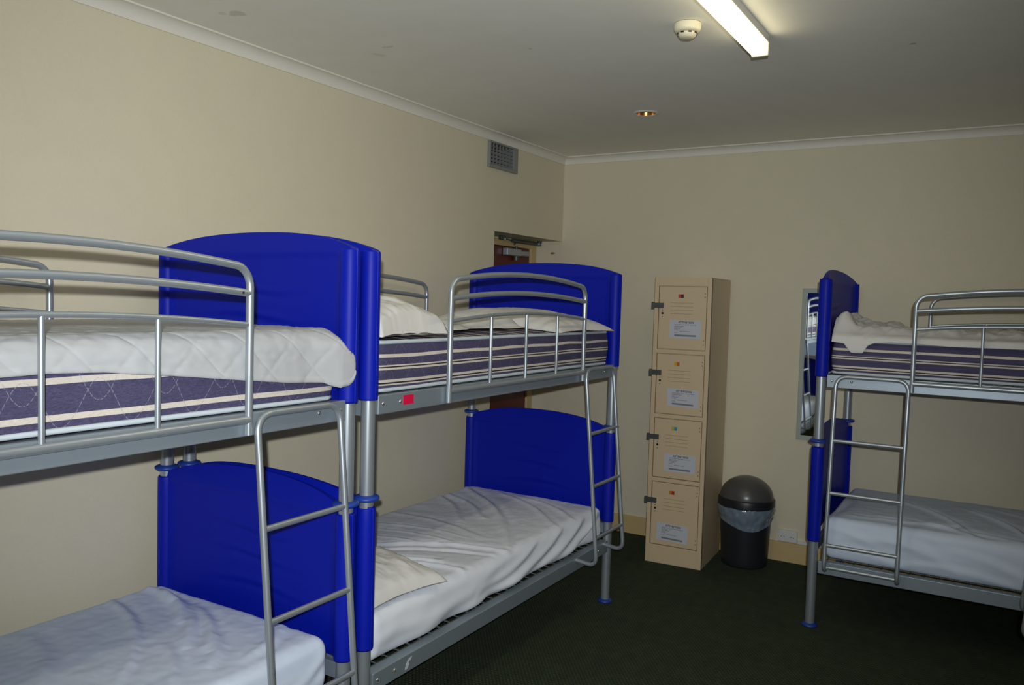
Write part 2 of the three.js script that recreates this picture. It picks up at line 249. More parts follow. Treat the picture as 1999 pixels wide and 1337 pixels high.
// moulded end panel, local x across the bed, centred on z = 0
function panelGeo(y0, yPost, yMid, bow) {
  const nx = 72, ny = 56, x0 = -0.034, x1 = BW + 0.034, pos = [], idx = [], cx = BW / 2;
  const top = x => { const t = (x - cx) / (BW / 2 + 0.034); return yPost + (yMid - yPost) * (1 - t * t * (0.55 + 0.45 * t * t)); };
  const crease = yPost - 0.012;
  for (const s of [1, -1]) for (let i = 0; i <= nx; i++) for (let j = 0; j <= ny; j++) {
    const x = x0 + (x1 - x0) * i / nx, yt = top(x), y = y0 + (yt - y0) * j / ny;
    let t = 0.018; const e = Math.min(x - x0, x1 - x);
    t -= 0.006 * sm(0.075, 0.083, e) * sm(crease, crease - 0.01, y);             // sunk field with a rib beside each post
    if (y > crease) t = Math.min(t, 0.018 - 0.0145 * (y - crease) / Math.max(0.012, yMid - crease)); // top slopes back
    const fx = Math.exp(-(((x - cx) / 0.2) ** 2));
    for (const q of [0.30, 0.52, 0.72]) { const yy = y0 + (yPost - y0) * q + 0.012 * Math.sin((x - cx) * 9 + q * 5), d = (y - yy) / 0.014; t += 0.009 * fx * (d * Math.exp(-d * d)); }
    if (j === 0) t *= 0.7;
    if (e < 0.033) t = Math.min(t, 0.95 * Math.sqrt(Math.max(0, 0.033 ** 2 - (0.033 - e) ** 2)) + 0.0015);
    pos.push(x, y, s * t + bow * clamp(1 - ((x - cx) / (BW / 2)) ** 2));
  }
  const m = ny + 1, o = (nx + 1) * m;
  for (let i = 0; i < nx; i++) for (let j = 0; j < ny; j++) { const a = i * m + j, b = a + m, c = a + 1, d = b + 1; idx.push(a, b, c, b, d, c, a + o, c + o, b + o, b + o, c + o, d + o); }
  const rim = []; for (let i = 0; i < nx; i++) rim.push([i * m, (i + 1) * m]); for (let j = 0; j < ny; j++) rim.push([nx * m + j, nx * m + j + 1]); for (let i = nx; i > 0; i--) rim.push([i * m + ny, (i - 1) * m + ny]); for (let j = ny; j > 0; j--) rim.push([j, j - 1]);
  const g = new THREE.BufferGeometry(); g.setAttribute('position', new THREE.Float32BufferAttribute(pos, 3)); g.setIndex(idx); g.computeVertexNormals();
  const rp = []; for (const [a, b] of rim) for (const k of [a, a + o, b, b, a + o, b + o]) rp.push(pos[3 * k], pos[3 * k + 1], pos[3 * k + 2]);
  const r = new THREE.BufferGeometry(); r.setAttribute('position', new THREE.Float32BufferAttribute(rp, 3)); r.computeVertexNormals();
  const sl = x => { const g = lathe([[0, yPost - 0.001], [0.026, yPost - 0.001], [0.0285, yPost + 0.002], [0.0325, yPost - 0.004], [0.033, yPost - 0.05], [0.033, y0 + 0.004], [0.031, y0 - 0.002], [0, y0 - 0.002]].reverse(), 28); g.translate(x, 0, 0); return g; };
  return mergeGeometries([g, r, sl(0), sl(BW)].map(strip));
}
const GEO = {
  panelUp: [panelGeo(H3, H4, 1.888, -0.03), panelGeo(H3, H4, 1.888, 0.03)], panelLow: [panelGeo(H1, 0.949, 1.033, -0.03), panelGeo(H1, 0.949, 1.033, 0.03)],
  post: lathe([[0, 0.006], [0.0245, 0.006], [0.0245, 1.8], [0, 1.8]], 28),
  collar: lathe([[0.024, -0.009], [0.036, -0.009], [0.043, -0.005], [0.045, 0], [0.043, 0.006], [0.034, 0.01], [0.024, 0.012]], 28),
  foot: lathe([[0, 0], [0.04, 0], [0.041, 0.004], [0.037, 0.01], [0.027, 0.016], [0.0245, 0.016]], 28),
  bolt: lathe([[0, 0.005], [0.004, 0.0045], [0.0065, 0.002], [0.007, 0]].reverse(), 14).rotateZ(-Math.PI / 2),
};
function guardTop(x, za, zb, yEnd, bulge, n = 24) { const out = []; for (let k = 0; k <= n; k++) { const t = k / n; out.push(V(x, yEnd + bulge * 4 * t * (1 - t), za + (zb - za) * t)); } return out; }
function makeBunk(label, pos, turn, ladderEnd, opt = {}) {
  const b = thing('bunk_bed', label, 'bunk bed', pos, turn, 'blue and silver bunk beds');
  for (const [x, z] of [[0, 0], [BW, 0], [0, BL], [BW, BL]]) {
    const p = mesh('post', GEO.post, M.silver, b); p.position.set(x, 0, z);
    const c = mesh('collar', GEO.collar, M.collar, p); c.position.y = H2; c.userData.label = 'blue plastic collar';
    const f = mesh('foot', GEO.foot, M.collar, p); f.userData.label = 'blue plastic foot';
  }
  for (const z of [0, BL]) {
    const u = mesh('end_panel', GEO.panelUp[z ? 1 : 0], M.blue, b); u.position.z = z; u.userData.label = 'upper blue moulded end panel';
    const l = mesh('end_panel', GEO.panelLow[z ? 1 : 0], M.blue, b); l.position.z = z; l.userData.label = 'lower blue moulded end panel';
    for (const y of [0.385, 1.262]) { const c = mesh('cross_rail', rbox(0.02, BW - 0.02, y, y + 0.055, -0.011, 0.011, 0.003), M.rail, b); c.position.z = z; }
  }
  for (const y of [0.289, 1.266]) for (const s of [0, 1]) {
    const xo = s ? [BW + 0.005, BW + 0.019] : [-0.019, -0.005], xi = s ? [BW - 0.03, BW + 0.019] : [-0.019, 0.03];
    const r = mesh('side_rail', [rbox(xo[0], xo[1], y, y + 0.066, 0.03, BL - 0.03, 0.003), rbox(xi[0] + (s ? 0 : 0.004), xi[1] - (s ? 0.004 : 0), y + 0.058, y + 0.0635, 0.031, BL - 0.031, 0.002)], M.rail, b);
    if (s) for (const z of [0.055, 0.15, BL - 0.055, BL - 0.15]) { const o = mesh('bolt', GEO.bolt, M.bolt, r); o.position.set(BW + 0.019, y + 0.036, z); }
    if (s) { const w = []; for (let k = 0; k < 30; k++) w.push(box(-0.01 + 0.03, BW - 0.02, y + 0.05, y + 0.054, 0.06 + k * 0.0657 - 0.002, 0.06 + k * 0.0657 + 0.002)); for (let k = 0; k < 12; k++) w.push(box(0.05 + k * 0.075, 0.054 + k * 0.075, y + 0.046, y + 0.05, 0.04, BL - 0.04)); const q = mesh('wire_mesh', w, M.wire, b); q.userData.kind = 'stuff'; }
  }
  for (const s of [0, 1]) { // guard rails
    const x = s ? BW + 0.031 : -0.031, za = 0.44, zb = 1.6, yb = 1.272, ye = 1.742, R = 0.055;
    const arch = guardTop(x, za + R, zb - R, ye + 0.006, 0.033), pts = [V(x, yb, za), V(x, 1.4, za), V(x, 1.6, za), V(x, ye - R, za)];
    for (let k = 1; k < 8; k++) { const a = k / 8 * Math.PI / 2; pts.push(V(x, ye - R + (R + 0.006) * Math.sin(a), za + R - R * Math.cos(a))); }
    pts.push(...arch);
    for (let k = 7; k > 0; k--) { const a = k / 8 * Math.PI / 2; pts.push(V(x, ye - R + (R + 0.006) * Math.sin(a), zb - R + R * Math.cos(a))); }
    pts.push(V(x, ye - R, zb), V(x, 1.6, zb), V(x, 1.4, zb), V(x, yb, zb));
    const g = mesh('guard_rail', sweep(pts, 0.011, 14), M.silver, b);
    mesh('mid_bar', sweep(guardTop(x, za, zb, 1.671, 0.03), 0.0105, 14), M.silver, g);
    mesh('low_bar', sweep(guardTop(x, za, zb, 1.583, 0.03), 0.0075, 12), M.silver, g);
    mesh('bottom_bar', sweep(guardTop(x, za, zb, 1.316, 0), 0.0125, 14), M.silver, g);
    for (const t of [0.25, 0.5, 0.75]) mesh('baluster', rod(V(x, 1.316, za + (zb - za) * t), V(x, 1.583 + 0.12 * t * (1 - t), za + (zb - za) * t), 0.0072, 12), M.silver, g);
  }
  { // ladder leaning out from the upper side rail, its feet hooked back to the lower one
    const zz = ladderEnd ? t => BL - t : t => t, a = zz(0.078), c = zz(0.415), xt = BW + 0.034, xb = BW + 0.132;
    const pts = [V(BW + 0.016, 0.345, a), V(xb, 0.33, a), V(xb - 0.005, 0.42, a), V(xt + 0.004, 1.24, a), V(xt, 1.327, a), V(xt, 1.327, c), V(xt + 0.004, 1.24, c), V(xb - 0.005, 0.42, c), V(xb, 0.33, c), V(BW + 0.016, 0.345, c)];
    const path = []; { const inn = [pts[0], pts[1], V(xt + 0.002, 1.327, a), V(xt + 0.002, 1.327, c), pts[8], pts[9]]; path.push(...inn); }
    const l = mesh('ladder', bent(path, 0.06, 0.0105, 14, 10), M.silver, b);
    const xAt = y => xb + (xt - xb) * (y - 0.33) / (1.327 - 0.33);
    for (const y of opt.bottomRung ? [0.345, 0.472, 0.735, 1.0] : [0.472, 0.735, 1.0]) { const xx = y < 0.4 ? BW + 0.075 : xAt(y); mesh('rung', rod(V(xx, y, a), V(xx, y, c), 0.0095, 14), M.silver, l); }
  }
  return b;
}
const W0 = 0.1195, Z2 = 1.3488, Z1 = 3.4791;
const bunkA = makeBunk('nearest bunk bed on the left, with a white quilted cover on top', [W0, 0, Z1], 0, false);
const bunkB = makeBunk('middle bunk bed by the left wall with a red sticker on its rail', [W0, 0, Z2], 0, false);
{ const g = rbox(BW + 0.0185, BW + 0.0202, 1.288, 1.322, 1.803, 1.864, 0.004); const s = mesh('sticker', g, std(lin(0.72, 0.005, 0.06), 0.4), bunkB); s.userData.label = 'red square sticker'; }
{ const g = new THREE.SphereGeometry(0.0045, 10, 8); g.scale(0.25, 0.8, 1); g.translate(BW + 0.0413, 1.6725, 0.472); const r = mesh('rust_spot', g, std(lin(0.03, 0.012, 0.008), 0.9), bunkA); r.userData.label = 'dark rust spot on the guard rail'; }
{ const s = new THREE.Shape([[0, 0], [0.02, 0.02], [0.014, 0.035], [0.03, 0.04], [0.04, 0.055], [0.02, 0.05], [0.008, 0.045], [-0.006, 0.02], [-0.012, 0.005]].map(p => new THREE.Vector2(...p))); const g = new THREE.ExtrudeGeometry(s, { depth: 0.001, bevelEnabled: false }); g.rotateY(Math.PI / 2); g.scale(1, 0.75, 0.8); g.translate(BW + 0.0187, 0.3, 1.81); const m = mesh('paint_scrape', g, M.paper, bunkB); m.userData.label = 'pale scraped patch'; }
const RA = 0.3 * Math.PI / 180;
const bunkC = makeBunk('bunk bed along the back wall on the right, beside the mirror', [2.0875 - BW * Math.sin(RA) + BL * Math.cos(RA), 0, 1.0316 - BW * Math.cos(RA) - BL * Math.sin(RA)], -(Math.PI / 2 - RA), true, { bottomRung: true });
const bunkD = makeBunk('bunk bed at the right edge showing only the foot of its ladder', [3.152 + BW, 0, 1.135 + BL], Math.PI, true);

// ------------------------------------------------------------------ mattresses and bedding
const STR2 = [[0, .245, 0], [.25, .32, 1], [.32, .475, 0], [.475, .505, 1], [.505, .53, 2], [.535, .575, 1], [.585, .77, 0], [.775, .835, 1], [.835, .86, 2], [.865, .895, 1], [.895, 1, 0]];
const STR1 = [[0, .32, 0], [.32, .4, 1], [.4, .78, 0], [.78, .86, 1], [.86, 1, 0]];
function tickTex(stripes, zig) {
  const W = 1024, Hh = 256;
  return tex(W, Hh, (u, v) => {
    const t = 1 - v; let k = 0; for (const [a, b, c] of stripes) if (t >= a && t < b) k = c;
    const n = tn(u, v, 60) + tn(u, v, 130, 5) + 1.6 * (rnd() - 0.5);
    let c = k === 1 ? [214 + 6 * n, 205 + 6 * n, 192 + 6 * n] : k === 2 ? [30, 27, 34] : [72 + 12 * n, 68 + 12 * n, 98 + 12 * n];
    if (zig) for (const o of [0, 0.5]) { const yy = 0.5 - 0.3 * Math.cos((u * 4 + o) * 2 * Math.PI) + (o ? 0.16 : -0.16); const sl = 1 + 2.2 * Math.abs(Math.sin((u * 4 + o) * 2 * Math.PI)); if (Math.abs(t - yy) < 0.0038 * sl * zig && (((u * 330) | 0) % 4)) c = [c[0] * 0.45 + 92, c[1] * 0.45 + 90, c[2] * 0.45 + 95]; }
    return c;
  }, true);
}
const tick2 = std(0xffffff, 0.8, { map: tickTex(STR2, 0.6) }), tick1 = std(0xffffff, 0.8, { map: tickTex(STR1, 1) });
// striped mattress: local x 0..w, y 0..h, z 0..l
function stripedMattress(label, mat, pos, turn, w, h, l) {
  const t = thing('striped_mattress', label, 'mattress', pos, turn, 'striped upper mattresses');
  const g = new THREE.BoxGeometry(w, h, l, 40, 8, 90), p = g.attributes.position, uv = g.attributes.uv, n = g.attributes.normal, R = 0.035;
  for (let i = 0; i < p.count; i++) {
    let x = p.getX(i), y = p.getY(i), z = p.getZ(i); const nx = n.getX(i), ny = n.getY(i), nz = n.getZ(i);
    if (Math.abs(ny) > 0.5) uv.setXY(i, (x + w / 2) / 0.72, (z + l / 2) / 0.36); else uv.setXY(i, (Math.abs(nx) > 0.5 ? z + l / 2 : x + w / 2) / 0.72, (y + h / 2) / h);
    const ax = Math.max(0, Math.abs(x) - (w / 2 - R)), az = Math.max(0, Math.abs(z) - (l / 2 - R)), q = Math.hypot(ax, az);
    if (q > R) { x = Math.sign(x) * (w / 2 - R + ax * R / q); z = Math.sign(z) * (l / 2 - R + az * R / q); }
    const inX = 1 - (2 * x / w) ** 4, inZ = 1 - (2 * z / l) ** 8;
    if (y > 0) y += 0.013 * inX * inZ * sm(0, h / 2, y) + 0.004 * N(x * 5, 3, z * 5);
    const belly = 0.010 * (1 - (2 * y / h) ** 2) + 0.004 * N(x * 3, y * 12, z * 4); if (Math.abs(x) > w / 2 - 0.05) x += Math.sign(x) * belly; if (Math.abs(z) > l / 2 - 0.05) z += Math.sign(z) * belly;
    p.setXYZ(i, x + w / 2, y + h / 2 + 0.004 * N(1, 2, z * 2.2), z + l / 2);
  }
  g.computeVertexNormals(); mesh('ticking', g, mat, t);
  for (const y of [0.002, h - 0.002]) { const pts = []; for (let k = 0; k <= 120; k++) { const s = k / 120 * 4, q = Math.floor(s) % 4, f = s - Math.floor(s); const c = [[0, 0], [w, 0], [w, l], [0, l], [0, 0]], a = c[q], d = c[q + 1]; let X = a[0] + (d[0] - a[0]) * f, Z = a[1] + (d[1] - a[1]) * f; const ax = Math.max(0, Math.abs(X - w / 2) - (w / 2 - R)), az = Math.max(0, Math.abs(Z - l / 2) - (l / 2 - R)), qq = Math.hypot(ax, az); if (qq > R) { X = w / 2 + Math.sign(X - w / 2) * (w / 2 - R + ax * R / qq); Z = l / 2 + Math.sign(Z - l / 2) * (l / 2 - R + az * R / qq); } pts.push(V(X, y + 0.004 * N(1, 2, (Z - l / 2) * 2.2), Z)); } mesh('piping', sweep(pts, 0.0075, 8), M.piping, t); }
  return t;
}
const MY = 1.34;
stripedMattress('navy mattress with wide white stripes under the quilted cover', tick1, [W0 + 0.03, MY, Z1 + 0.05], 0, 0.885, 0.185, 1.92);
stripedMattress('navy and white striped mattress on the middle upper bunk', tick2, [W0 + 0.03, MY, Z2 + 0.05], 0, 0.885, 0.172, 1.92);
stripedMattress('navy and white striped mattress on the right upper bunk', tick2, [2.13 + 1.9, MY, 0.995 - 0.87], -Math.PI / 2, 0.87, 0.172, 1.9);

// lower mattress in a fitted sheet; folds: [x0,z0,x1,z1,width,height] in world metres on top, [z0,y0,z1,y1,width,height] along the front side
function ridge(list, a, b) { let h = 0; for (const [x0, z0, x1, z1, w, A] of list) { const dx = x1 - x0, dz = z1 - z0, L2 = dx * dx + dz * dz, t = ((a - x0) * dx + (b - z0) * dz) / L2; if (t < -0.15 || t > 1.15) continue; const bend = 0.06 * Math.sqrt(L2) * Math.sin(Math.PI * clamp(t)); const d = ((a - x0) * dz - (b - z0) * dx) / Math.sqrt(L2) - bend, fade = Math.sqrt(clamp(Math.sin(Math.PI * clamp((t + 0.12) / 1.24)))); const q = d / w; h += A * fade * (Math.exp(-q * q) - 0.55 * Math.exp(-((q - 1.5) ** 2))); } return h; }
function sheetMattress(label, mat, pos, turn, w, h, l, folds, sideFolds, wave) {
  let g = new THREE.BoxGeometry(w, h, l, 110, 18, 220); g.deleteAttribute('uv'); g.deleteAttribute('normal'); g = mergeVertices(g, 1e-4);
  const p = g.attributes.position, R = 0.04;
  for (let i = 0; i < p.count; i++) {
    let x = p.getX(i), y = p.getY(i), z = p.getZ(i); const X = x + w / 2, Z = z + l / 2;
    const c = [x, y, z], hs = [w / 2, h / 2, l / 2], e = c.map((v, k) => Math.max(0, Math.abs(v) - (hs[k] - R))), q = Math.hypot(...e);
    if (q > R) for (let k = 0; k < 3; k++) if (e[k] > 0) c[k] = Math.sign(c[k]) * (hs[k] - R + e[k] * R / q);
    [x, y, z] = c;
    if (y > h / 2 - 0.06) { const f = sm(h / 2 - 0.06, h / 2, y); y += f * (0.012 * (1 - (2 * x / w) ** 2) * (1 - (2 * z / l) ** 4) + ridge(folds, X, Z) + 0.0025 * N(X * 7, 1, Z * 9) + 0.0016 * N(X * 30, 4, Z * 16) + 0.0011 * N(X * 22, 9, Z * 60)); }
    if (x > w / 2 - 0.05) { const f = sm(w / 2 - 0.05, w / 2 - 0.005, x); x += f * (0.008 * (1 - (2 * y / h) ** 2) + ridge(sideFolds, Z, y + h / 2) + 0.003 * N(Z * 8, y * 20, 2) + wave * Math.sin(Z * 16 + 1.2 * Math.sin(Z * 5)) * sm(0.02, -h / 2, y)); }
    if (Math.abs(z) > l / 2 - 0.03) z += Math.sign(z) * 0.003 * N(X * 9, y * 16, 7);
    p.setXYZ(i, x + w / 2, y + h / 2, z + l / 2);
  }
  g.computeVertexNormals(); const m = mesh('sheeted_mattress', g, mat); m.position.set(...pos); m.rotation.y = turn; return tag(m, label, 'mattress', 'sheeted lower mattresses');
}
const LY = 0.359;
{ // coordinates below are world x,z; shift into each mattress's own frame
  const ox = W0 + 0.036, w = 0.876;
  const oA = Z1 + 0.05, sh = (L, o) => L.map(f => [f[0] - ox, f[1] - o, f[2] - ox, f[3] - o, f[4], f[5]]), sd = (L, o) => L.map(f => [f[0] - o, f[1] - LY, f[2] - o, f[3] - LY, f[4], f[5]]);
  sheetMattress('mattress in a pale blue sheet on the nearest lower bunk', M.sheetBlue, [ox, LY, oA], 0, w, 0.19, 1.92,
    sh([[.2, 3.76, .6, 3.94, .018, .010], [.17, 3.6, .38, 3.64, .02, .012], [.3, 3.61, .55, 3.74, .02, .016], [.36, 3.6, .72, 3.84, .022, .014], [.48, 3.62, .8, 3.82, .02, .012], [.6, 3.95, .78, 4.12, .016, .007], [.7, 3.9, .95, 4.08, .018, .008], [.76, 3.75, .9, 3.9, .02, .008], [.55, 4.2, .9, 4.5, .03, .008], [.3, 4.1, .7, 4.3, .03, .006], [.85, 3.56, .95, 3.8, .02, .007]], oA),
    sd([[3.55, .5, 3.7, .42, .02, .006], [3.6, .42, 4.1, .36, .025, .006]], oA), 0.004);
  const oB = Z2 + 0.045;
  sheetMattress('mattress in a wrinkled white sheet on the middle lower bunk', M.sheetWhite, [ox, LY, oB], 0, w, 0.182, 1.92,
    sh([[.50, 2.70, 1.0, 2.40, .022, .014], [.53, 2.78, .98, 2.5, .014, -.006], [.62, 2.86, .86, 2.70, .018, .010], [.72, 2.84, 1.0, 2.72, .02, .011], [.2, 1.5, .98, 2.32, .022, .012], [.22, 1.7, .62, 2.0, .02, .010], [.14, 1.73, .55, 2.1, .02, .009], [.45, 1.5, .95, 1.86, .02, .010], [.6, 1.5, .98, 1.7, .02, .009], [.3, 1.6, .8, 2.1, .016, .007], [.25, 2.2, .8, 2.3, .02, .005], [.3, 2.5, .8, 2.45, .012, .004], [.3, 2.4, .75, 2.35, .012, .004], [.4, 2.6, .8, 2.53, .012, .004]], oB),
    sd([[1.45, .52, 2.05, .38, .02, .012], [1.5, .5, 1.85, .37, .016, .010], [1.6, .54, 2.3, .38, .022, .012], [1.85, .54, 2.55, .39, .022, .011], [2.1, .54, 2.6, .44, .02, .008], [2.5, .5, 3.2, .45, .03, .007]], oB), 0.012);
}
{ // right-hand bunk: own frame x toward the room, z toward the left
  const px = 2.135 + 1.9, pz = 1.0 - 0.87, f = L => L.map(q => [q[1] - pz, px - q[0], q[3] - pz, px - q[2], q[4], q[5]]), sf = L => L.map(q => [px - q[0], q[1] - LY, px - q[2], q[3] - LY, q[4], q[5]]);
  sheetMattress('mattress in a pale blue sheet on the right lower bunk', M.sheetBlue, [px, LY, pz], -Math.PI / 2, 0.87, 0.222, 1.9,
    f([[2.48, .45, 2.78, .9, .02, .012], [2.78, .42, 3.03, .82, .02, .011], [2.4, .82, 2.8, .95, .02, .009], [2.3, .9, 3.0, .94, .022, .010], [2.12, .4, 2.16, .8, .02, .008], [2.9, .3, 3.3, .7, .03, .009]]),
    sf([[2.16, .53, 2.36, .48, .02, .008], [2.3, .5, 2.75, .46, .02, .008], [2.2, .42, 2.5, .38, .02, .007], [2.45, .5, 2.75, .41, .024, .010], [2.7, .5, 3.05, .42, .02, .008], [2.5, .4, 3.0, .37, .016, .007]]), 0.003);
}
// white quilted cover over the nearest upper mattress
{
  const nz = 330, ns = 200, z0 = Z1 + 0.038, z1 = Z1 + 1.985, xw = W0 + 0.05, xf = W0 + 0.9375, ytop = MY + 0.185 + 0.034, P = [];
  const hem = z => { const K = [[3.517, 1.43], [3.527, 1.402], [3.54, 1.386], [3.56, 1.378], [3.585, 1.384], [3.62, 1.398], [3.76, 1.407], [3.91, 1.424], [4.15, 1.453], [4.34, 1.474], [4.47, 1.48], [4.7, 1.475], [5.5, 1.45]]; for (let k = 0; k < K.length - 1; k++) if (z <= K[k + 1][0]) { const t = clamp((z - K[k][0]) / (K[k + 1][0] - K[k][0])); return K[k][1] + (K[k + 1][1] - K[k][1]) * t; } return 1.45; };
  const uvs = [];
  for (let i = 0; i <= nz; i++) {
    const z = z0 + (z1 - z0) * Math.pow(i / nz, 1.12), row = [], hy = hem(z), R = 0.055, A = xf - R - xw, B = R * Math.PI / 2, C = ytop - R - hy, Ltot = A + B + C; const uvr = [];
    const end = 1 - sm(0, 0.17, z - z0), tip = 1 - sm(0, 0.05, z - z0);
    for (let j = 0; j <= ns; j++) {
      const s = Ltot * j / ns; let x, y, nx, ny;
      if (s < A) { x = xw + s; y = ytop; nx = 0; ny = 1; } else if (s < A + B) { const a = (s - A) / R; x = xf - R + R * Math.sin(a); y = ytop - R + R * Math.cos(a); nx = Math.sin(a); ny = Math.cos(a); } else { x = xf + 0.002 * Math.max(0, Math.sin(z * 21)) * (s - A - B) / C; y = ytop - R - (s - A - B); nx = 1; ny = 0; }
      const u = z / 0.17, v = (s - A - B) / 0.17 + 0.15, a = Math.abs((((u + v) % 1) + 1) % 1 - 0.5) * 2, b = Math.abs((((u - v) % 1) + 1) % 1 - 0.5) * 2;
      const seam = Math.min(1 - a, 1 - b), puff = 0.003 * (1 - Math.exp(-seam * 16)) + 0.0022 * N(z * 9, s * 9, 2) + 0.0016 * N(z * 26, s * 8, 6) + (s > A - 0.3 && s < A + B + 0.04 ? 0.002 * N(z * 30, s * 60, 4) : 0);
      const out = 0.036 * end * sm(A, A + B, s), hm = (Ltot - s) < 0.012 ? 0.003 : 0;
      row.push(V(x + nx * (puff + hm) + out, y + ny * puff - 0.028 * tip * tip * (s < A + B ? 1 : 0.4) + (s < A ? 0.003 * N(x * 4, 9, z * 4) : 0), z - 0.02 * tip * sm(A + B * 0.9, A + B + 0.03, s) * (x + out > W0 + BW + 0.04 ? 1 : 0.0))); uvr.push([z, s]);
    }
    P.push(row); uvs.push(uvr);
  }
  const g = shell(P, 0.006, (i, j) => uvs[i][j]);
  tag(mesh('quilted_cover', g, M.cover), 'white diamond-quilted cover draped over the nearest upper mattress', 'bed cover');
}
// pillow: half sizes a (x), b (z), height h; pinched edges and pointed corners
function pillowGeo(a, b, h, s, flat = 0.35, droop = 0.02, pw = 0.42, n = 46) {
  const P = [[], []], idx = [], pos = [];
  for (const side of [1, -1]) for (let i = 0; i <= n; i++) for (let j = 0; j <= n; j++) {
    const u = i / n * 2 - 1, v = j / n * 2 - 1, x = a * u * (1 - 0.07 * (1 - v * v) * Math.abs(u)), z = b * v * (1 - 0.07 * (1 - u * u) * Math.abs(v));
    const f = Math.pow(Math.max(0, (1 - u ** 2) * (1 - v ** 2)), pw), k = side > 0 ? 1 : flat;
    const e = Math.max(Math.abs(u), Math.abs(v)); const wr = 0.14 * N(u * 2.2 + s, v * 2.2, s) + 0.11 * N(u * 6 + s, v * 5, s * 2) * e + 0.06 * N(u * 14, v * 12 + s, 3);
    pos.push(x, h * k * (f * (1 + wr)) + (side > 0 ? 0.002 : 0) + 0.03 * h * N(u * 3, v * 3, s + 9), z);
  }
  const m = n + 1, o = m * m; for (let i = 0; i < n; i++) for (let j = 0; j < n; j++) { const A = i * m + j, B = A + m, C = A + 1, D = B + 1; idx.push(A, C, B, B, C, D, A + o, B + o, C + o, B + o, D + o, C + o); }
  for (let k = 0; k < o; k++) { const q = 3 * (k + o) + 1; const t = pos[3 * k + 1] - (pos[q] - 0); pos[q] = -Math.abs(pos[q]) * 1; if (t < 0) pos[q] = pos[3 * k + 1] - 0.002; }
  for (let k = 0; k < pos.length / 3; k++) pos[3 * k + 1] -= droop * Math.max(Math.abs(pos[3 * k] / a), Math.abs(pos[3 * k + 2] / b)) ** 4;
  let g = new THREE.BufferGeometry(); g.setAttribute('position', new THREE.Float32BufferAttribute(pos, 3)); g.setIndex(idx); g = mergeVertices(g, 0.0025); g.computeVertexNormals(); return g;
}
{
  const top2 = MY + 0.172;
  const p1 = mesh('pillow', pillowGeo(0.37, 0.215, 0.118, 1.3, 0.16, 0.03, 0.22), M.linen); p1.position.set(0.66, top2 + 0.047, 3.105); p1.rotation.set(0.0, 0.05, 0.0); tag(p1, 'plump white pillow at the near end of the middle upper bunk', 'pillow', 'pillows');
  const p2 = mesh('pillow', pillowGeo(0.43, 0.26, 0.066, 4.1, 0.2, 0.026, 0.4), M.linen); p2.position.set(0.66, top2 + 0.044, 1.70); p2.rotation.set(0, -0.1, -0.03); tag(p2, 'flat white pillow with a pointed corner on the middle upper bunk', 'pillow', 'pillows');
  const p3 = mesh('pillow', pillowGeo(0.34, 0.21, 0.085, 7.7, 0.2, 0.016, 0.38), M.linen); p3.position.set(0.71, LY + 0.182 + 0.042, 3.085); p3.rotation.set(0.0, -0.1, -0.02); tag(p3, 'white pillow at the near end of the middle lower bunk', 'pillow', 'pillows');
}
// crumpled white sheet lying between the two upper pillows
{
  const n = 70, m = 46, P = [], y0 = MY + 0.172 + 0.026;
  for (let i = 0; i <= n; i++) { const t = i / n, z = 2.03 + 0.72 * t, row = []; for (let j = 0; j <= m; j++) { const s = j / m, xf = 0.88 + 0.03 * Math.sin(t * 9) + 0.02 * N(t * 7, 3, 1), x = 0.2 + (xf - 0.2) * s; const e = sm(0, 0.14, s) * sm(0, 0.12, 1 - s) * sm(0, 0.1, t) * sm(0, 0.1, 1 - t); row.push(V(x, y0 + e * (0.032 + 0.024 * N(x * 6, 2, z * 4) + 0.014 * N(x * 16, 5, z * 7)), z)); } P.push(row); }
  tag(mesh('crumpled_sheet', shell(P, 0.006), M.linen), 'crumpled white sheet between the pillows on the middle upper bunk', 'sheet');
}
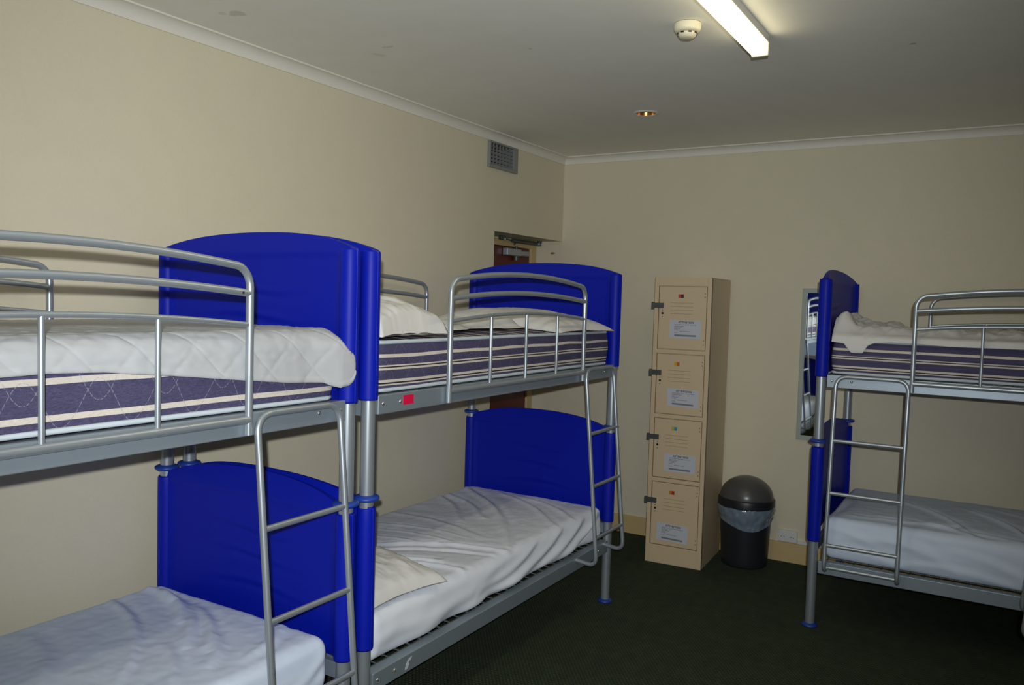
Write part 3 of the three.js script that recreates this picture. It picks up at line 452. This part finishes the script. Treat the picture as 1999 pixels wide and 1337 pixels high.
// crumpled white sheet over the right upper mattress, a corner hanging down
{
  const n = 190, m = 90, P = [], x0 = 2.136, x1 = 4.03, zb = 0.16, zf = 1.014, y0 = MY + 0.172 + 0.022;
  const K = [[2.11, 1.5], [2.19, 1.492], [2.2, 1.478], [2.225, 1.446], [2.278, 1.446], [2.303, 1.488], [2.33, 1.5], [2.41, 1.508], [2.55, 1.506], [2.66, 1.5], [2.97, 1.504], [4.1, 1.5]];
  const hem = x => { for (let k = 0; k < K.length - 1; k++) if (x <= K[k + 1][0]) { const t = clamp((x - K[k][0]) / (K[k + 1][0] - K[k][0])); return K[k][1] + (K[k + 1][1] - K[k][1]) * t; } return 1.52; };
  for (let i = 0; i <= n; i++) {
    const x = x0 + (x1 - x0) * Math.pow(i / n, 1.25), row = [], hy = hem(x), R = 0.014, A = zf - R - zb, L = A + Math.max(0.004, y0 - hy);
    const bump = 0.088 * Math.exp(-(((x - 2.15) / 0.06) ** 2)) + 0.03 * Math.exp(-(((x - 2.3) / 0.09) ** 2));
    for (let j = 0; j <= m; j++) {
      const s = L * Math.pow(j / m, 0.75); let y, z; const cr = 0.02 * N(x * 8, 1, s * 6) + 0.013 * N(x * 20, 3, s * 11) + 0.006 * N(x * 45, 7, s * 25);
      if (s < A) { z = zb + s; const e = sm(0, 0.1, s) * sm(-0.02, 0.1, A - s); y = y0 + e * (0.03 + bump * (0.75 + 0.6 * N(x * 10, 8, s * 5)) + cr * 1.5) + 0.004; } else { z = zf + 0.012 * Math.min(1, (s - A) / 0.03) + 0.003 * N(x * 20, 2, s * 20); y = y0 + 0.004 - (s - A); }
      row.push(V(x - (i === 0 ? 0.006 : 0) + 0.008 * N(s * 12, 4, x * 5) * Math.exp(-(x - x0) * 12), y, z));
    }
    P.push(row);
  }
  for (const r of P) r.reverse();
  P.forEach(r => r.reverse());
  tag(mesh('draped_sheet', shell(P, 0.006), M.linen), 'crumpled white sheet with a hanging corner on the right upper bunk', 'sheet');
}

// ------------------------------------------------------------------ locker
{
  const t = thing('locker', 'tall cream metal locker with four stacked doors', 'locker', [1.145, 0, 0.53], 3.2 * Math.PI / 180);
  const w = 0.366, h = 1.84, d = 0.49, x0 = -w / 2, x1 = w / 2;
  mesh('body', [rbox(x0, x0 + 0.004, 0, h, -d, -0.002, 0.001), rbox(x1 - 0.004, x1, 0, h, -d, -0.002, 0.001), box(x0, x1, 0.01, h, -d, -d + 0.003), box(x0, x1, h - 0.003, h, -d, 0), box(x0, x1, 0.02, h - 0.01, -0.03, -0.024),
    rbox(x0, x0 + 0.027, 0, h, -0.024, 0, 0.003), rbox(x1 - 0.027, x1, 0, h, -0.024, 0, 0.003), rbox(x0 + 0.02, x1 - 0.02, h - 0.055, h, -0.024, 0, 0.003), rbox(x0 + 0.02, x1 - 0.02, 0, 0.118, -0.024, 0, 0.003), ...[0.53, 0.942, 1.356].map(y => rbox(x0 + 0.02, x1 - 0.02, y, y + 0.026, -0.024, 0, 0.003))], M.locker, t);
  const cols = [[[0.55, 0.2, 0.0], [0.5, 0.01, 0.01]], [[0.55, 0.4, 0.02], [0.0, 0.3, 0.45]], [[0.62, 0.42, 0.0], [0.6, 0.1, 0.0]], [[0.65, 0.06, 0.06], [0.05, 0.02, 0.03]]];
  const lab = [[-0.095, 0.085], [-0.064, 0.1], [-0.06, 0.106], [-0.062, 0.128]];
  const noteTex = (() => { const c = document.createElement('canvas'); c.width = 512; c.height = 300; const g = c.getContext('2d'); g.fillStyle = '#d3d7de'; g.fillRect(0, 0, 512, 300); g.fillStyle = '#35383d'; g.font = 'bold 46px sans-serif'; g.textAlign = 'center'; g.fillText('ATTENTION', 270, 52); g.fillStyle = '#85898f'; let q = 7; for (const [y, a, b] of [[78, 80, 430], [104, 80, 235], [126, 80, 205], [148, 80, 180], [170, 80, 150], [190, 170, 330], [212, 80, 140]]) { let x = a; while (x < b) { q = (q * 37 + 11) % 101; const l = 10 + q % 26; g.fillRect(x, y - 9, Math.min(l, b - x), 10); x += l + 6; } } g.fillStyle = '#83878c'; g.fillRect(84, 240, 350, 28); const tx = new THREE.CanvasTexture(c); tx.colorSpace = THREE.SRGBColorSpace; return tx; })();
  const note = std(lin(0.85, 0.85, 0.84), 0.6, { map: noteTex });
  const ys = [[0.122, 0.526], [0.56, 0.938], [0.972, 1.352], [1.386, 1.781]];
  ys.forEach(([a, b], k) => {
    const xa = x0 + 0.031, xb = x1 - 0.031, hh = b - a;
    const dr = mesh('door', rbox(xa, xb, a, b, -0.02, -0.003, 0.003), M.locker, t);
    for (let q = 0; q < 4; q++) { const g = new THREE.CylinderGeometry(0.007, 0.007, 0.145, 10, 1, false, 0, Math.PI); g.rotateZ(Math.PI / 2); g.rotateX(Math.PI); g.scale(1, 0.8, 0.7); g.translate(-0.005, b - 0.098 - q * 0.023, -0.004); mesh('louvre', g, M.locker, dr); }
    mesh('hasp', [rbox(x0 - 0.012, xa + 0.032, b - 0.137, b - 0.104, -0.004, 0.006, 0.002), rbox(x0 - 0.014, x0 + 0.004, b - 0.141, b - 0.1, 0.0, 0.014, 0.002)], M.hasp, dr);
    mesh('keyhole_shade', rod(V(xa + 0.024, b - 0.17, -0.004), V(xa + 0.024, b - 0.17, -0.0015), 0.0075, 16), M.dark, dr);  // dark disc painting in the shade of the lock hole
    for (const yy of [b - 0.150, b - 0.192]) mesh('rivet', rod(V(xa + 0.024, yy, -0.004), V(xa + 0.024, yy, -0.0015), 0.0035, 10), M.hasp, dr);
    for (const yy of [a + 0.035, a + 0.06, b - 0.04, b - 0.062]) mesh('rivet', rod(V(xb - 0.01, yy, -0.004), V(xb - 0.01, yy, -0.0015), 0.0038, 10), std(lin(0.22, 0.16, 0.09), 0.5), dr);
    const g = new THREE.BoxGeometry(0.202, 0.114, 0.001); g.rotateZ([-0.035, -0.01, -0.02, 0][k]); g.translate(lab[k][0] + 0.085, a + lab[k][1] - 0.0, -0.0018); const nt = mesh('notice', g, note, dr); nt.userData.label = 'white notice headed ATTENTION';
    cols[k].forEach((c, q) => { const s = mesh('sticker', rbox(-0.038 + 0.017 * q + 0.01 * (k === 3), -0.021 + 0.017 * q + 0.01 * (k === 3), b - 0.07, b - 0.047, -0.004, -0.0015, 0.001), std(lin(...c), 0.5), dr); s.userData.label = 'small coloured sticker'; });
  });
}
// ------------------------------------------------------------------ bin
{
  const t = thing('swing_bin', 'black swing-top bin with a grey liner beside the locker', 'bin', [1.512, 0, 0.197]);
  mesh('body', lathe([[0, 0.002], [0.138, 0.002], [0.145, 0.01], [0.148, 0.05], [0.16, 0.32], [0.166, 0.4], [0.16, 0.4], [0.15, 0.3], [0, 0.28]], 48), M.bin, t);
  { // liner folded over the rim, longer at the front right
    const n = 96, m = 22, P = []; for (let i = 0; i <= n; i++) { const a = i / n * Math.PI * 2, row = [], len = 0.095 + 0.055 * Math.cos(a - 0.3) + 0.01 * Math.sin(a * 3); for (let j = 0; j <= m; j++) { const s = j / m, y = 0.408 - len * s, r = 0.1685 + 0.012 * Math.sin(Math.PI * Math.min(1, s * 1.25)) + 0.007 * N(Math.cos(a) * 7, Math.sin(a) * 7, s * 3) + 0.006 * N(Math.cos(a) * 18, Math.sin(a) * 18, s * 4); row.push(V(r * Math.sin(a), y, r * Math.cos(a))); } P.push(row); }
    const g = shell(P, 0.0025); mesh('liner', g, M.liner, t).userData.label = 'translucent grey bin liner';
  }
  const l = mesh('lid', lathe((() => { const o = []; for (let k = 0; k <= 16; k++) { const a = k / 16 * Math.PI / 2; o.push([0.168 * Math.cos(a), 0.436 + 0.138 * Math.sin(a)]); } return o; })(), 48), M.lid, t);
  mesh('rim', lathe([[0.164, 0.385], [0.178, 0.385], [0.18, 0.39], [0.179, 0.43], [0.172, 0.438], [0.164, 0.44]], 48), M.bin, l);
  const fl = new THREE.SphereGeometry(0.171, 30, 20, Math.PI * 0.5 - 0.75, 1.5, 0.35, 1.0); fl.scale(1, 0.825, 1); fl.rotateY(-0.25); fl.translate(0, 0.436, 0); mesh('flap', fl, M.lid, l);
}
{ const s = new THREE.Shape([[0, 0], [0.02, -0.004], [0.034, 0.004], [0.05, 0.003], [0.036, 0.009], [0.02, 0.014], [0.004, 0.012]].map(p => new THREE.Vector2(...p))); const g = new THREE.ExtrudeGeometry(s, { depth: 0.0012, bevelEnabled: false }); g.translate(-0.098, 2.022, 0); tag(mesh('paint_chip', g, std(lin(0.3, 0.13, 0.07), 0.8)), 'small brown paint chip on the back wall by the door', 'paint chip'); }

renderer.render(scene, camera);
